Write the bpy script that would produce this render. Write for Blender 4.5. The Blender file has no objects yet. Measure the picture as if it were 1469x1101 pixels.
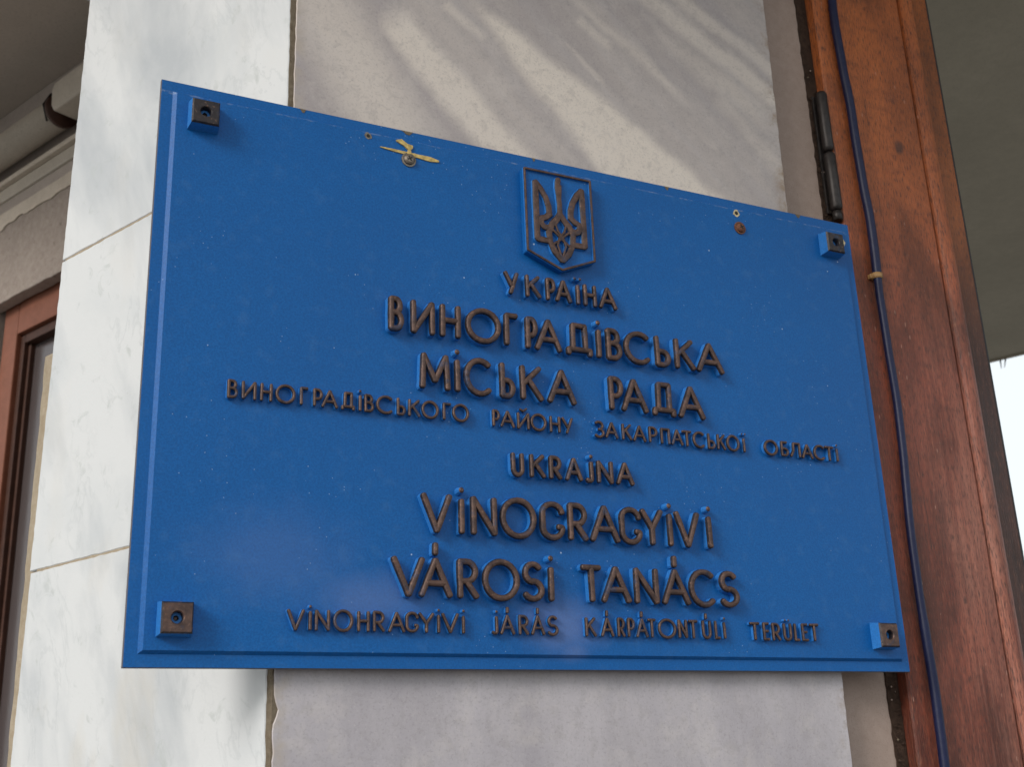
import bpy, bmesh, math, random
from mathutils import Vector, Matrix, noise as mnoise
random.seed(7)
D = bpy.data
SC = bpy.context.scene
COL = SC.collection

# ------------------------------------------------------------------ camera
cam = D.cameras.new('camera'); camo = D.objects.new('camera', cam); COL.objects.link(camo)
cam.sensor_width = 36.0; cam.lens = 41.40; cam.clip_start = 0.02; cam.clip_end = 3000
CX = Vector((0.89829251, -0.43790087, -0.0362408))
CD = Vector((0.10847099, 0.30092505, -0.94745879))
CF = Vector((0.42579879, 0.84716406, 0.31781826))
M = Matrix.Identity(4)
for i in range(3):
    M[i][0] = CX[i]; M[i][1] = -CD[i]; M[i][2] = -CF[i]
M[0][3], M[1][3], M[2][3] = -0.12187385, -0.83988648, 1.67056079
camo.matrix_world = M
SC.camera = camo
cam.dof.use_dof = True; cam.dof.focus_distance = 0.97; cam.dof.aperture_fstop = 17.0

# ------------------------------------------------------------------ sky, sun, exposure
SUN_EL, SUN_AZ = math.radians(27), math.atan2(-0.90, -0.42)      # azimuth from +Y towards +X
world = D.worlds.new('World'); SC.world = world; world.use_nodes = True
wn = world.node_tree; wn.nodes.clear()
sky = wn.nodes.new('ShaderNodeTexSky'); sky.sky_type = 'NISHITA'; sky.sun_disc = False
sky.sun_elevation = SUN_EL; sky.sun_rotation = SUN_AZ; sky.air_density = 1.2; sky.dust_density = 4.0; sky.ozone_density = 1.0
mixs = wn.nodes.new('ShaderNodeMix'); mixs.data_type = 'RGBA'; mixs.inputs[0].default_value = 0.86
mixs.inputs[7].default_value = (6.7, 7.05, 7.2, 1)               # the even cloud layer
bg = wn.nodes.new('ShaderNodeBackground'); bg.inputs[1].default_value = 0.080
wo = wn.nodes.new('ShaderNodeOutputWorld')
wn.links.new(sky.outputs[0], mixs.inputs[6]); wn.links.new(mixs.outputs[2], bg.inputs[0]); wn.links.new(bg.outputs[0], wo.inputs[0])
sun = D.lights.new('sun', 'SUN'); sun.energy = 1.15; sun.angle = math.radians(20); sun.color = (1.0, 0.955, 0.90)
suno = D.objects.new('sun', sun); COL.objects.link(suno)
sd = Vector((math.sin(SUN_AZ) * math.cos(SUN_EL), math.cos(SUN_AZ) * math.cos(SUN_EL), math.sin(SUN_EL)))
suno.rotation_euler = sd.to_track_quat('Z', 'Y').to_euler(); suno.location = sd * 20
SC.view_settings.view_transform = 'Standard'; SC.view_settings.look = 'None'
SC.view_settings.gamma = 1.0; SC.view_settings.use_curve_mapping = False
SC.view_settings.exposure = 0.95

# ------------------------------------------------------------------ node helpers
class NB:
    def __init__(s, name):
        s.m = D.materials.new(name); s.m.use_nodes = True
        s.t = s.m.node_tree; s.n = s.t.nodes; s.n.clear()
        s.out = s.n.new('ShaderNodeOutputMaterial'); s.p = s.n.new('ShaderNodeBsdfPrincipled')
        s.t.links.new(s.p.outputs[0], s.out.inputs[0])
        s.geo = s.n.new('ShaderNodeNewGeometry')
        s.pos = s.geo.outputs['Position']
    def put(s, sock, v):
        if isinstance(v, (int, float)):
            sock.default_value = v
        elif isinstance(v, (tuple, list)):
            sock.default_value = tuple(v) + ((1,) if len(v) == 3 and sock.type == 'RGBA' else ())
        else:
            s.t.links.new(v, sock)
    def math(s, op, a, b=0.0, c=None, clamp=False):
        k = s.n.new('ShaderNodeMath'); k.operation = op; k.use_clamp = clamp
        s.put(k.inputs[0], a); s.put(k.inputs[1], b)
        if c is not None: s.put(k.inputs[2], c)
        return k.outputs[0]
    def map(s, v, scale=(1, 1, 1), rot=(0, 0, 0), loc=(0, 0, 0)):
        k = s.n.new('ShaderNodeMapping'); s.put(k.inputs[0], v)
        k.inputs['Scale'].default_value = scale; k.inputs['Rotation'].default_value = rot; k.inputs['Location'].default_value = loc
        return k.outputs[0]
    def noise(s, v, scale, detail=4, rough=0.55, dist=0.0):
        k = s.n.new('ShaderNodeTexNoise'); s.put(k.inputs['Vector'], v)
        k.inputs['Scale'].default_value = scale; k.inputs['Detail'].default_value = detail
        k.inputs['Roughness'].default_value = rough; k.inputs['Distortion'].default_value = dist
        return k.outputs['Fac']
    def voro(s, v, scale, out='Distance', feature='F1', rnd=1.0):
        k = s.n.new('ShaderNodeTexVoronoi'); k.feature = feature; s.put(k.inputs['Vector'], v)
        k.inputs['Scale'].default_value = scale; k.inputs['Randomness'].default_value = rnd
        return k.outputs[out]
    def ramp(s, f, stops, interp='LINEAR'):
        k = s.n.new('ShaderNodeValToRGB'); s.put(k.inputs[0], f); k.color_ramp.interpolation = interp
        e = k.color_ramp.elements
        while len(e) < len(stops): e.new(0.5)
        for i, (p, c) in enumerate(stops):
            e[i].position = p; e[i].color = (c, c, c, 1) if isinstance(c, (int, float)) else tuple(c) + (1,)
        return k.outputs[0]
    def mix(s, f, a, b, mode='MIX'):
        k = s.n.new('ShaderNodeMix'); k.data_type = 'RGBA'; k.blend_type = mode
        s.put(k.inputs[0], f); s.put(k.inputs[6], a); s.put(k.inputs[7], b)
        return k.outputs[2]
    def sep(s, v):
        k = s.n.new('ShaderNodeSeparateXYZ'); s.put(k.inputs[0], v); return k.outputs
    def comb(s, x, y, z):
        k = s.n.new('ShaderNodeCombineXYZ'); s.put(k.inputs[0], x); s.put(k.inputs[1], y); s.put(k.inputs[2], z); return k.outputs[0]
    def smooth(s, v, a, b):
        k = s.n.new('ShaderNodeMapRange'); k.interpolation_type = 'SMOOTHSTEP'
        s.put(k.inputs[0], v); s.put(k.inputs[1], a); s.put(k.inputs[2], b); return k.outputs[0]
    def bump(s, h, strength=0.3, dist=0.001):
        k = s.n.new('ShaderNodeBump'); k.inputs['Strength'].default_value = strength; k.inputs['Distance'].default_value = dist
        s.put(k.inputs['Height'], h); s.t.links.new(k.outputs[0], s.p.inputs['Normal'])
    def done(s, col, rough=0.6, metal=0.0, spec=0.5):
        s.put(s.p.inputs['Base Color'], col); s.put(s.p.inputs['Roughness'], rough)
        s.put(s.p.inputs['Metallic'], metal); s.put(s.p.inputs['Specular IOR Level'], spec)
        return s.m

def m_blue(name='blue_paint', base=(0.0022, 0.100, 0.35), specks=True):
    b = NB(name)
    n1 = b.noise(b.pos, 5, 4, 0.6); n2 = b.noise(b.pos, 90, 3); n3 = b.noise(b.pos, 620, 3, 0.7)
    c = b.mix(b.ramp(n1, [(0.3, 0.0), (0.7, 1.0)]), base, tuple(x * f for x, f in zip(base, (1.6, 1.16, 1.12))))
    c = b.mix(b.math('MULTIPLY', b.ramp(n3, [(0.38, 0.0), (0.62, 1.0)]), 0.42), c, tuple(x * 0.50 for x in base))
    c = b.mix(b.math('MULTIPLY', b.ramp(n2, [(0.55, 0.0), (0.75, 1.0)]), 0.18), c, (0.06, 0.17, 0.38))
    if specks:
        v = b.voro(b.pos, 62); gate = b.noise(b.pos, 17, 2)
        rr = b.math('MULTIPLY', b.math('POWER', b.sep(b.voro(b.pos, 62, 'Color'))[0], 3.0), 0.070)
        m = b.math('MULTIPLY', b.math('LESS_THAN', b.math('MULTIPLY_ADD', b.noise(b.pos, 500, 2), 0.03, v), b.math('ADD', rr, 0.012)), b.math('GREATER_THAN', gate, 0.50))
        c = b.mix(b.math('MULTIPLY', m, 0.75), c, (0.42, 0.52, 0.66))
        v2 = b.voro(b.map(b.pos, (1, 1, 1), loc=(.3, .1, .7)), 190)
        m2 = b.math('MULTIPLY', b.math('LESS_THAN', v2, 0.085), b.math('GREATER_THAN', b.noise(b.pos, 13, 3), 0.56))
        c = b.mix(b.math('MULTIPLY', m2, 0.55), c, (0.30, 0.42, 0.60))
        # dust that has settled along the top lip of the raised panel
        x, y, z = b.sep(b.pos)
        near = b.math('MULTIPLY', b.smooth(z, 2.1935, 2.1955), b.math('SUBTRACT', 1.0, b.smooth(z, 2.1968, 2.1978)))
        d = b.math('MULTIPLY', near, b.ramp(b.noise(b.pos, 120, 5, 0.7), [(0.50, 0.0), (0.64, 0.55)]))
        c = b.mix(d, c, (0.30, 0.36, 0.46))
    # reflected lavender sheen, put into the paint colour on the lower middle
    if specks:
        sheen = None
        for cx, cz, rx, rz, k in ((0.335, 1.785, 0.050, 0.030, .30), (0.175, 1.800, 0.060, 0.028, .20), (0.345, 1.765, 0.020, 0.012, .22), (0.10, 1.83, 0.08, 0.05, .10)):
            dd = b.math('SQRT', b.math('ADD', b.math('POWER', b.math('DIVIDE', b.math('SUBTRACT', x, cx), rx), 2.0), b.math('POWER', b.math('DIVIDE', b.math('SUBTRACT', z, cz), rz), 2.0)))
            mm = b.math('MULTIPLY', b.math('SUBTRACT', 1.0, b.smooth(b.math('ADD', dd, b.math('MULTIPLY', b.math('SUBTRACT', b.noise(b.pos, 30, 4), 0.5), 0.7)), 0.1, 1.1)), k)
            sheen = mm if sheen is None else b.math('MAXIMUM', sheen, mm)
        c = b.mix(sheen, c, (0.26, 0.30, 0.52))
    b.bump(b.math('ADD', b.math('MULTIPLY', n3, 0.6), n2), 0.30, 0.0007)
    return b.done(c, b.math('MULTIPLY_ADD', n1, 0.22, 0.34), 0.0, 0.26)

def m_bronze(name, c0, c1, metal=0.35):
    b = NB(name)
    n = b.noise(b.pos, 130, 4, 0.65); g = b.noise(b.pos, 800, 3)
    c = b.mix(b.ramp(n, [(0.32, 0.0), (0.68, 1.0)]), c0, c1)
    c = b.mix(b.math('MULTIPLY', b.ramp(b.noise(b.pos, 70, 5, 0.7), [(0.56, 0.0), (0.66, 1.0)]), 0.5), c, (0.03, 0.06, 0.13))
    c = b.mix(b.math('MULTIPLY', b.ramp(b.noise(b.pos, 260, 3, 0.7), [(0.60, 0.0), (0.70, 1.0)]), 0.5), c, (0.26, 0.15, 0.10))
    b.bump(b.math('ADD', g, n), 0.5, 0.0006)
    return b.done(c, 0.50, metal, 0.5)

def m_white_marble():
    b = NB('white_marble')
    # coordinates in the slab plane: diagonal streaks
    p = b.map(b.pos, (1, 1, 1), (0, 0, 0))
    warp = b.noise(b.pos, 3.0, 3)
    x, y, z = b.sep(p)
    st = b.comb(b.math('MULTIPLY', b.math('ADD', b.math('MULTIPLY', y, 1.0), b.math('MULTIPLY', z, -0.45)), 9.0),
                b.math('MULTIPLY', b.math('ADD', y, z), 2.2), b.math('MULTIPLY', warp, 1.2))
    veins = b.noise(st, 1.1, 5, 0.6, 0.3)
    cl = b.noise(b.pos, 6, 5, 0.6, 0.5)
    spots = b.noise(b.pos, 42, 4, 0.65, 0.6)
    c = b.mix(b.ramp(veins, [(0.44, 0.0), (0.70, 1.0)]), (0.585, 0.60, 0.61), (0.40, 0.425, 0.45))
    c = b.mix(b.math('MULTIPLY', b.ramp(cl, [(0.5, 0.0), (0.75, 1.0)]), 0.6), c, (0.45, 0.485, 0.51))
    c = b.mix(b.math('MULTIPLY', b.ramp(spots, [(0.60, 0.0), (0.72, 1.0)]), 0.6), c, (0.38, 0.41, 0.40))
    rid = b.math('ABSOLUTE', b.math('SUBTRACT', b.noise(b.comb(b.math('MULTIPLY', b.math('ADD', y, b.math('MULTIPLY', z, -0.45)), 14.0), b.math('MULTIPLY', b.math('ADD', y, z), 5.0), 1.7), 1.3, 6, 0.65, 0.4), 0.5))
    rid = b.math('MULTIPLY', b.math('SUBTRACT', 1.0, b.smooth(rid, 0.0, 0.028)), b.ramp(b.noise(b.pos, 9, 3), [(0.48, 0.0), (0.62, 1.0)]))
    c = b.mix(b.math('MULTIPLY', rid, 0.26), c, (0.36, 0.385, 0.40))
    stain = b.ramp(b.noise(b.map(b.pos, (1, 1, 0.5)), 11, 4), [(0.56, 0.0), (0.72, 1.0)])
    low = b.math('SUBTRACT', 1.0, b.smooth(b.sep(b.pos)[2], 1.70, 1.95))
    c = b.mix(b.math('MULTIPLY', stain, b.math('MULTIPLY_ADD', low, 0.30, 0.10)), c, (0.50, 0.43, 0.32))
    b.bump(b.math('ADD', b.noise(b.pos, 300, 3), b.math('MULTIPLY', cl, 2.0)), 0.15, 0.0008)
    return b.done(c, b.math('MULTIPLY_ADD', cl, 0.2, 0.38), 0.0, 0.45)

STREAKS = [  # x0,z0,w0, x1,z1,w1, softness, strength : pale bands lying in the stone
    (0.200, 2.329, .020, 0.3106, 2.2107, .020, .020, .80),
    (0.2880, 2.366, .004, 0.4791, 2.2051, .048, .018, .92),
    (0.470, 2.438, .010, 0.6366, 2.3436, .011, .014, .55),
    (0.5179, 2.4404, .004, 0.6155, 2.394, .008, .010, .45),
    (0.3936, 2.3837, .006, 0.4183, 2.3683, .006, .010, .45),
    (0.2516, 2.3586, .006, 0.2795, 2.3417, .005, .010, .45),
    (0.4836, 2.3924, .004, 0.5736, 2.3451, .012, .020, .30),
    (0.3801, 2.3519, .001, 0.4057, 2.327, .003, .006, .40),
    (0.130, 2.340, .030, 0.200, 2.205, .035, .050, .50),
    (0.420, 2.50, .002, 0.66, 2.37, .010, .012, .5),
    (0.340, 2.44, .002, 0.46, 2.36, .005, .012, .4),
    (0.560, 2.330, .006, 0.640, 2.255, .010, .020, .30),
]
def m_grey_marble():
    b = NB('grey_marble')
    nw = b.noise(b.pos, 14, 4, 0.6); nx, ny, nz = b.sep(b.pos)
    X = b.math('ADD', nx, b.math('MULTIPLY', b.math('SUBTRACT', nw, 0.5), 0.022))
    Z = b.math('ADD', nz, b.math('MULTIPLY', b.math('SUBTRACT', b.noise(b.map(b.pos, (1, 1, 1), loc=(5, 3, 1)), 11, 3), 0.5), 0.026))
    # general diagonal banding that runs through the whole stone
    u = b.math('ADD', b.math('MULTIPLY', X, 0.70), b.math('MULTIPLY', Z, 0.71))
    t = b.math('SUBTRACT', b.math('MULTIPLY', X, 0.71), b.math('MULTIPLY', Z, 0.70))
    band = b.noise(b.comb(b.math('MULTIPLY', u, 16.0), b.math('MULTIPLY', t, 2.2), 0.0), 1.0, 5, 0.55, 0.3)
    band2 = b.noise(b.comb(b.math('MULTIPLY', u, 60.0), b.math('MULTIPLY', t, 5.0), 2.0), 1.0, 5, 0.6, 0.4)
    up = b.smooth(nz, 1.95, 2.15)
    dark, light = (0.365, 0.328, 0.328), (0.70, 0.632, 0.565)
    c = b.mix(b.math('MULTIPLY', b.ramp(band, [(0.35, 0.0), (0.68, 1.0)]), 0.35), dark, light)
    c = b.mix(b.math('MULTIPLY', b.ramp(band2, [(0.45, 0.0), (0.65, 1.0)]), b.math('MULTIPLY_ADD', up, 0.10, 0.12)), c, (0.44, 0.42, 0.44))
    mask = None
    for (x0, z0, w0, x1, z1, w1, soft, k) in STREAKS:
        dx, dz = x1 - x0, z1 - z0; L = math.hypot(dx, dz); dx /= L; dz /= L
        rx = b.math('SUBTRACT', X, x0); rz = b.math('SUBTRACT', Z, z0)
        tt = b.math('DIVIDE', b.math('ADD', b.math('MULTIPLY', rx, dx), b.math('MULTIPLY', rz, dz)), L)
        ss = b.math('ABSOLUTE', b.math('SUBTRACT', b.math('MULTIPLY', rx, dz), b.math('MULTIPLY', rz, dx)))
        w = b.math('MULTIPLY_ADD', b.math('MINIMUM', b.math('MAXIMUM', tt, 0.0), 1.4), w1 - w0, w0)
        m = b.math('SUBTRACT', 1.0, b.smooth(b.math('SUBTRACT', ss, w), -soft / 2, soft / 2))
        m = b.math('MULTIPLY', m, b.smooth(tt, -0.12, 0.10))
        m = b.math('MULTIPLY', m, b.math('SUBTRACT', 1.0, b.smooth(tt, 1.25, 1.7)))
        m = b.math('MULTIPLY', m, k)
        mask = m if mask is None else b.math('MAXIMUM', mask, m)
    c = b.mix(mask, c, light)
    # below the plaque the stone is an even lavender grey
    lowf = b.math('SUBTRACT', 1.0, b.smooth(nz, 1.80, 2.05))
    c = b.mix(b.math('MULTIPLY', lowf, 0.75), c, b.mix(b.ramp(b.noise(b.map(b.pos, (1, 1, 0.4)), 22, 5, 0.6), [(0.35, 0), (0.65, 1)]), (0.38, 0.36, 0.40), (0.50, 0.475, 0.515)))
    grain = b.noise(b.pos, 420, 3, 0.7)
    c = b.mix(b.math('MULTIPLY', b.ramp(b.noise(b.pos, 95, 5, 0.75, 0.5), [(0.50, 0.0), (0.64, 1.0)]), 0.30), c, (0.30, 0.275, 0.275))
    c = b.mix(b.math('MULTIPLY', b.ramp(b.noise(b.pos, 34, 6, 0.75), [(0.50, 0.0), (0.66, 1.0)]), 0.22), c, (0.64, 0.59, 0.55))
    c = b.mix(b.math('MULTIPLY', b.ramp(grain, [(0.32, 1.0), (0.46, 0.0)]), 0.33), c, (0.20, 0.18, 0.19))
    c = b.mix(b.math('MULTIPLY', b.ramp(b.noise(b.pos, 600, 2), [(0.60, 0.0), (0.75, 1.0)]), 0.25), c, (0.62, 0.60, 0.58))
    # brown grime close to the right edge above the plaque and at the left joint
    gr = b.math('MULTIPLY', b.math('SUBTRACT', 1.0, b.smooth(b.math('ABSOLUTE', b.math('SUBTRACT', nx, 0.6335)), 0.0, 0.022)), b.ramp(b.noise(b.pos, 40, 4, 0.7), [(0.48, 0.0), (0.66, 0.8)]))
    c = b.mix(gr, c, (0.26, 0.18, 0.11))
    gl = b.math('MULTIPLY', b.math('SUBTRACT', 1.0, b.smooth(b.math('SUBTRACT', nx, 0.111), 0.0, 0.012)), b.ramp(b.noise(b.pos, 60, 4), [(0.4, 0.0), (0.6, 0.7)]))
    c = b.mix(gl, c, (0.42, 0.36, 0.30))
    b.bump(grain, 0.18, 0.0006)
    return b.done(c, 0.50, 0.0, 0.4)

def m_rough(name, a, c2, scale=60, bs=0.5, bd=0.003, rough=0.9, pits=0.0):
    b = NB(name)
    n = b.noise(b.pos, scale, 6, 0.65); big = b.noise(b.pos, scale / 12, 4); fine = b.noise(b.pos, scale * 8, 3)
    c = b.mix(b.ramp(n, [(0.3, 0.0), (0.7, 1.0)]), a, c2)
    c = b.mix(b.math('MULTIPLY', b.ramp(big, [(0.35, 0.0), (0.7, 1.0)]), 0.35), c, tuple(x * 0.72 for x in a))
    c = b.mix(b.math('MULTIPLY', b.ramp(fine, [(0.3, 1.0), (0.45, 0.0)]), 0.35), c, tuple(x * 0.5 for x in a))
    if pits:
        c = b.mix(b.math('MULTIPLY', b.ramp(b.noise(b.pos, scale * 0.9, 3, 0.8), [(0.63, 0.0), (0.70, 1.0)]), pits), c, tuple(x * 0.35 for x in a))
    b.bump(b.math('ADD', n, b.math('MULTIPLY', fine, 0.5)), bs, bd)
    return b.done(c, rough, 0.0, 0.3)

def m_wood(name='red_brown_wood', c1=(0.34, 0.078, 0.036), c2=(0.145, 0.034, 0.020), dust=0.5, knot=True):
    b = NB(name)
    x, y, z = b.sep(b.pos)
    g1 = b.noise(b.map(b.pos, (1, 1, 0.035)), 150, 5, 0.65, 0.3)
    g2 = b.noise(b.map(b.pos, (1, 1, 0.12)), 900, 3, 0.6)
    blot = b.noise(b.map(b.pos, (1, 1, 0.45)), 13, 5, 0.6, 0.5)
    cross = b.noise(b.map(b.pos, (0.4, 0.4, 1)), 60, 4, 0.6)
    c = b.mix(b.ramp(g1, [(0.30, 0.0), (0.70, 1.0)]), c2, c1)
    c = b.mix(b.math('MULTIPLY', b.ramp(blot, [(0.42, 0.0), (0.62, 1.0)]), 0.75), c, tuple(v * 0.42 for v in c2))
    # orange varnish survives higher up, lower down the wood is weathered and chalky
    hi = b.smooth(z, 2.05, 2.36)
    c = b.mix(b.math('MULTIPLY', hi, b.math('MULTIPLY_ADD', blot, -1.3, 1.15, True)), c, (0.58, 0.165, 0.034))
    lo = b.math('MULTIPLY', b.math('SUBTRACT', 1.0, b.smooth(z, 1.85, 2.25)), b.ramp(b.math('ADD', b.math('MULTIPLY', g1, 0.5), b.math('MULTIPLY', b.noise(b.map(b.pos, (1, 1, 0.3)), 25, 4), 0.5)), [(0.40, 0.0), (0.62, 1.0)]))
    right = b.smooth(x, 0.755, 0.83)
    c = b.mix(b.math('MULTIPLY', b.math('MULTIPLY', lo, right), dust), c, (0.44, 0.22, 0.165))
    c = b.mix(b.math('MULTIPLY', b.ramp(g2, [(0.36, 1.0), (0.50, 0.0)]), 0.8), c, (0.045, 0.018, 0.014))
    c = b.mix(b.math('MULTIPLY', b.ramp(cross, [(0.56, 0.0), (0.68, 1.0)]), 0.35), c, (0.085, 0.026, 0.016))
    fl = b.math('MULTIPLY', b.math('LESS_THAN', b.voro(b.map(b.pos, (1, 1, 0.25)), 150), 0.10), b.math('GREATER_THAN', b.noise(b.pos, 12, 2), 0.55))
    c = b.mix(b.math('MULTIPLY', fl, 0.5), c, (0.55, 0.33, 0.25))
    g4 = b.noise(b.map(b.pos, (1, 1, 0.06), loc=(3, 1, 0)), 1400, 2, 0.6)
    c = b.mix(b.math('MULTIPLY', b.ramp(g4, [(0.60, 0.0), (0.70, 1.0)]), 0.40), c, (0.54, 0.24, 0.13))
    if knot:
        for kx, kz, r in ((0.8135, 2.3327, 0.0065), (0.805, 1.822, 0.0022), (0.742, 2.41, 0.002), (0.78, 2.16, 0.003)):
            d = b.math('SQRT', b.math('ADD', b.math('POWER', b.math('SUBTRACT', x, kx), 2.0), b.math('POWER', b.math('MULTIPLY', b.math('SUBTRACT', z, kz), 0.7), 2.0)))
            d = b.math('ADD', d, b.math('MULTIPLY', b.math('SUBTRACT', b.noise(b.pos, 120, 3), 0.5), 0.006))
            c = b.mix(b.math('MULTIPLY', b.math('SUBTRACT', 1.0, b.smooth(d, r * 0.4, r * 1.4)), 0.75), c, (0.05, 0.025, 0.02))
        cr = b.math('ABSOLUTE', b.math('SUBTRACT', x, b.math('MULTIPLY_ADD', b.noise(b.map(b.pos, (0, 0, 1)), 9, 4), 0.012, 0.765)))
        crm = b.math('MULTIPLY', b.math('LESS_THAN', cr, 0.0005), b.math('GREATER_THAN', b.noise(b.map(b.pos, (0, 0, 1)), 7, 2), 0.55))
        c = b.mix(b.math('MULTIPLY', crm, 0.6), c, (0.03, 0.012, 0.01))
    b.bump(b.math('ADD', g1, b.math('MULTIPLY', g2, 1.0)), 0.55, 0.0016)
    return b.done(c, b.math('MULTIPLY_ADD', blot, 0.25, 0.36), 0.0, 0.45)

def m_plain(name, c, rough=0.5, metal=0.0, var=0.3, scale=120):
    b = NB(name)
    n = b.noise(b.pos, scale, 4, 0.6)
    cc = b.mix(b.ramp(n, [(0.3, 0.0), (0.7, 1.0)]), tuple(v * (1 - var) for v in c), tuple(min(1, v * (1 + var)) for v in c))
    b.bump(n, 0.15, 0.0006)
    return b.done(cc, rough, metal, 0.5)

MT = dict(
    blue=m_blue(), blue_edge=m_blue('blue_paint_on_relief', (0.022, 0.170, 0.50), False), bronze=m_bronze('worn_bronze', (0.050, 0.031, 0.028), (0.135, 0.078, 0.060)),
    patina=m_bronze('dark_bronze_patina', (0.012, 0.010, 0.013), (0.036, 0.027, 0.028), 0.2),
    white=m_white_marble(), grey=m_grey_marble(), wood=m_wood(),
    wood_dark=m_wood('dark_brown_wood', (0.085, 0.026, 0.013), (0.035, 0.012, 0.008), 0.0, False),
    wood_frame=m_rough('faded_red_brown_wood', (0.19, 0.066, 0.036), (0.25, 0.092, 0.054), 45, 0.2, 0.001, 0.55),
    wood_rebate=m_rough('deep_brown_wood', (0.045, 0.019, 0.013), (0.08, 0.034, 0.022), 45, 0.2, 0.001, 0.6),  # deep brown wood tone, also on the collar and back board
    mortar=m_rough('brown_mortar', (0.135, 0.105, 0.072), (0.22, 0.18, 0.13), 220, 0.7, 0.0015, 0.95, 0.6),
    putty=m_rough('yellowish_putty', (0.30, 0.24, 0.165), (0.40, 0.34, 0.26), 150, 0.5, 0.001, 0.9),
    reveal=m_rough('brown_grey_render', (0.345, 0.262, 0.222), (0.405, 0.315, 0.27), 90, 0.35, 0.0012, 0.85),
    render=m_rough('rough_grey_plaster', (0.36, 0.30, 0.265), (0.48, 0.415, 0.37), 75, 0.8, 0.004, 0.95, 0.5),
    smooth=m_rough('smooth_grey_plaster', (0.42, 0.365, 0.33), (0.49, 0.43, 0.39), 40, 0.25, 0.0012, 0.85),
    pale=m_rough('pale_cream_paint', (0.58, 0.51, 0.43), (0.68, 0.60, 0.52), 60, 0.4, 0.0012, 0.8),
    tube=m_rough('cream_enamel', (0.50, 0.45, 0.385), (0.58, 0.525, 0.455), 30, 0.15, 0.0008, 0.5),
    ceiling_pale=m_rough('brown_grey_ceiling_paint', (0.50, 0.44, 0.385), (0.56, 0.495, 0.435), 25, 0.3, 0.0012, 0.85),
    ceiling=m_rough('olive_grey_ceiling_paint', (0.50, 0.455, 0.365), (0.57, 0.52, 0.42), 40, 0.2, 0.0012, 0.85),
    dirt=m_rough('dark_dirt', (0.032, 0.018, 0.012), (0.085, 0.050, 0.034), 160, 0.9, 0.003, 0.95),
    iron=m_plain('blackened_iron', (0.030, 0.025, 0.024), 0.45, 0.4, 0.4, 180),
    rubber=m_plain('black_gasket', (0.016, 0.016, 0.018), 0.55),
    cable=m_rough('dark_blue_cable_sheath', (0.005, 0.008, 0.040), (0.012, 0.018, 0.060), 200, 0.2, 0.0006, 0.42),
    tan=m_plain('tan_tape', (0.36, 0.21, 0.085), 0.6),
    rust=m_plain('rusty_steel', (0.16, 0.065, 0.035), 0.6, 0.3, 0.5, 500),
    steel=m_plain('dull_steel', (0.20, 0.17, 0.14), 0.42, 0.6, 0.35, 500),
    hole=m_plain('dark_hole', (0.02, 0.018, 0.015), 0.8),
    glue=m_plain('yellow_dried_glue', (0.50, 0.36, 0.12), 0.5, 0.0, 0.4, 260),
    cream=m_plain('cream_filler', (0.55, 0.46, 0.27), 0.7, 0.0, 0.3, 400),
    wornedge=m_rough('worn_plaque_edge', (0.05, 0.07, 0.12), (0.14, 0.11, 0.09), 180, 0.4, 0.0006, 0.6),
    paving=m_rough('concrete_paving', (0.16, 0.155, 0.145), (0.21, 0.20, 0.19), 12, 0.4, 0.003, 0.9),
)
g = NB('window_glass'); g.put(g.p.inputs['Transmission Weight'], 0.35)
MT['glass'] = g.done((0.11, 0.09, 0.09), g.math('MULTIPLY_ADD', g.noise(g.pos, 20), 0.2, 0.08))

# ------------------------------------------------------------------ object helpers
def props(o, label=None, cat=None, group=None, kind=None):
    if label: o['label'] = label
    if cat: o['category'] = cat
    if group: o['group'] = group
    if kind: o['kind'] = kind
    return o
def thing(name, loc, label, cat):
    o = D.objects.new(name, None); COL.objects.link(o); o.location = loc; o.empty_display_size = 0.05
    return props(o, label, cat, kind='thing')
def world_loc(o):
    v = Vector(o.location)
    while o.parent: o = o.parent; v += Vector(o.location)
    return v
def link(name, verts, faces, mats, parent=None, fm=None, smooth=False, label=None, origin=None, sharp=None):
    """verts are world positions; the object is placed at its own origin under its parent."""
    pw = world_loc(parent) if parent else Vector((0, 0, 0))
    if origin is None:
        n = len(verts); origin = Vector((sum(v[0] for v in verts) / n, sum(v[1] for v in verts) / n, min(v[2] for v in verts)))
    origin = Vector(origin)
    me = D.meshes.new(name)
    me.from_pydata([tuple(Vector(v) - origin) for v in verts], [], faces)
    for m in (mats if isinstance(mats, (list, tuple)) else [mats]): me.materials.append(MT[m])
    if fm: me.polygons.foreach_set('material_index', fm)
    if smooth: me.polygons.foreach_set('use_smooth', [True] * len(me.polygons))
    me.update()
    bm = bmesh.new(); bm.from_mesh(me); bmesh.ops.recalc_face_normals(bm, faces=bm.faces); bm.to_mesh(me); bm.free()
    o = D.objects.new(name, me); COL.objects.link(o)
    if parent: o.parent = parent
    o.location = origin - pw
    if label: o['label'] = label
    return o
def bevel(o, w, seg=2, ang=30):
    me = o.data; bm = bmesh.new(); bm.from_mesh(me)
    es = [e for e in bm.edges if len(e.link_faces) == 2 and e.calc_face_angle(0) > math.radians(ang)]
    bmesh.ops.bevel(bm, geom=es, offset=w, segments=seg, affect='EDGES', profile=0.6, clamp_overlap=True)
    bm.to_mesh(me); bm.free(); return o
def prism(fr, outline, d0, d1):
    """outline of (a,b) in frame fr(a,b,depth); depth d0 is the face towards the viewer."""
    n = len(outline)
    v = [fr(a, b, d0) for a, b in outline] + [fr(a, b, d1) for a, b in outline]
    f = [list(range(n)), list(range(2 * n - 1, n - 1, -1))] + [[i, i + n, (i + 1) % n + n, (i + 1) % n] for i in range(n)]
    return v, f
def rect(a0, a1, b0, b1): return [(a0, b0), (a1, b0), (a1, b1), (a0, b1)]
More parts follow.
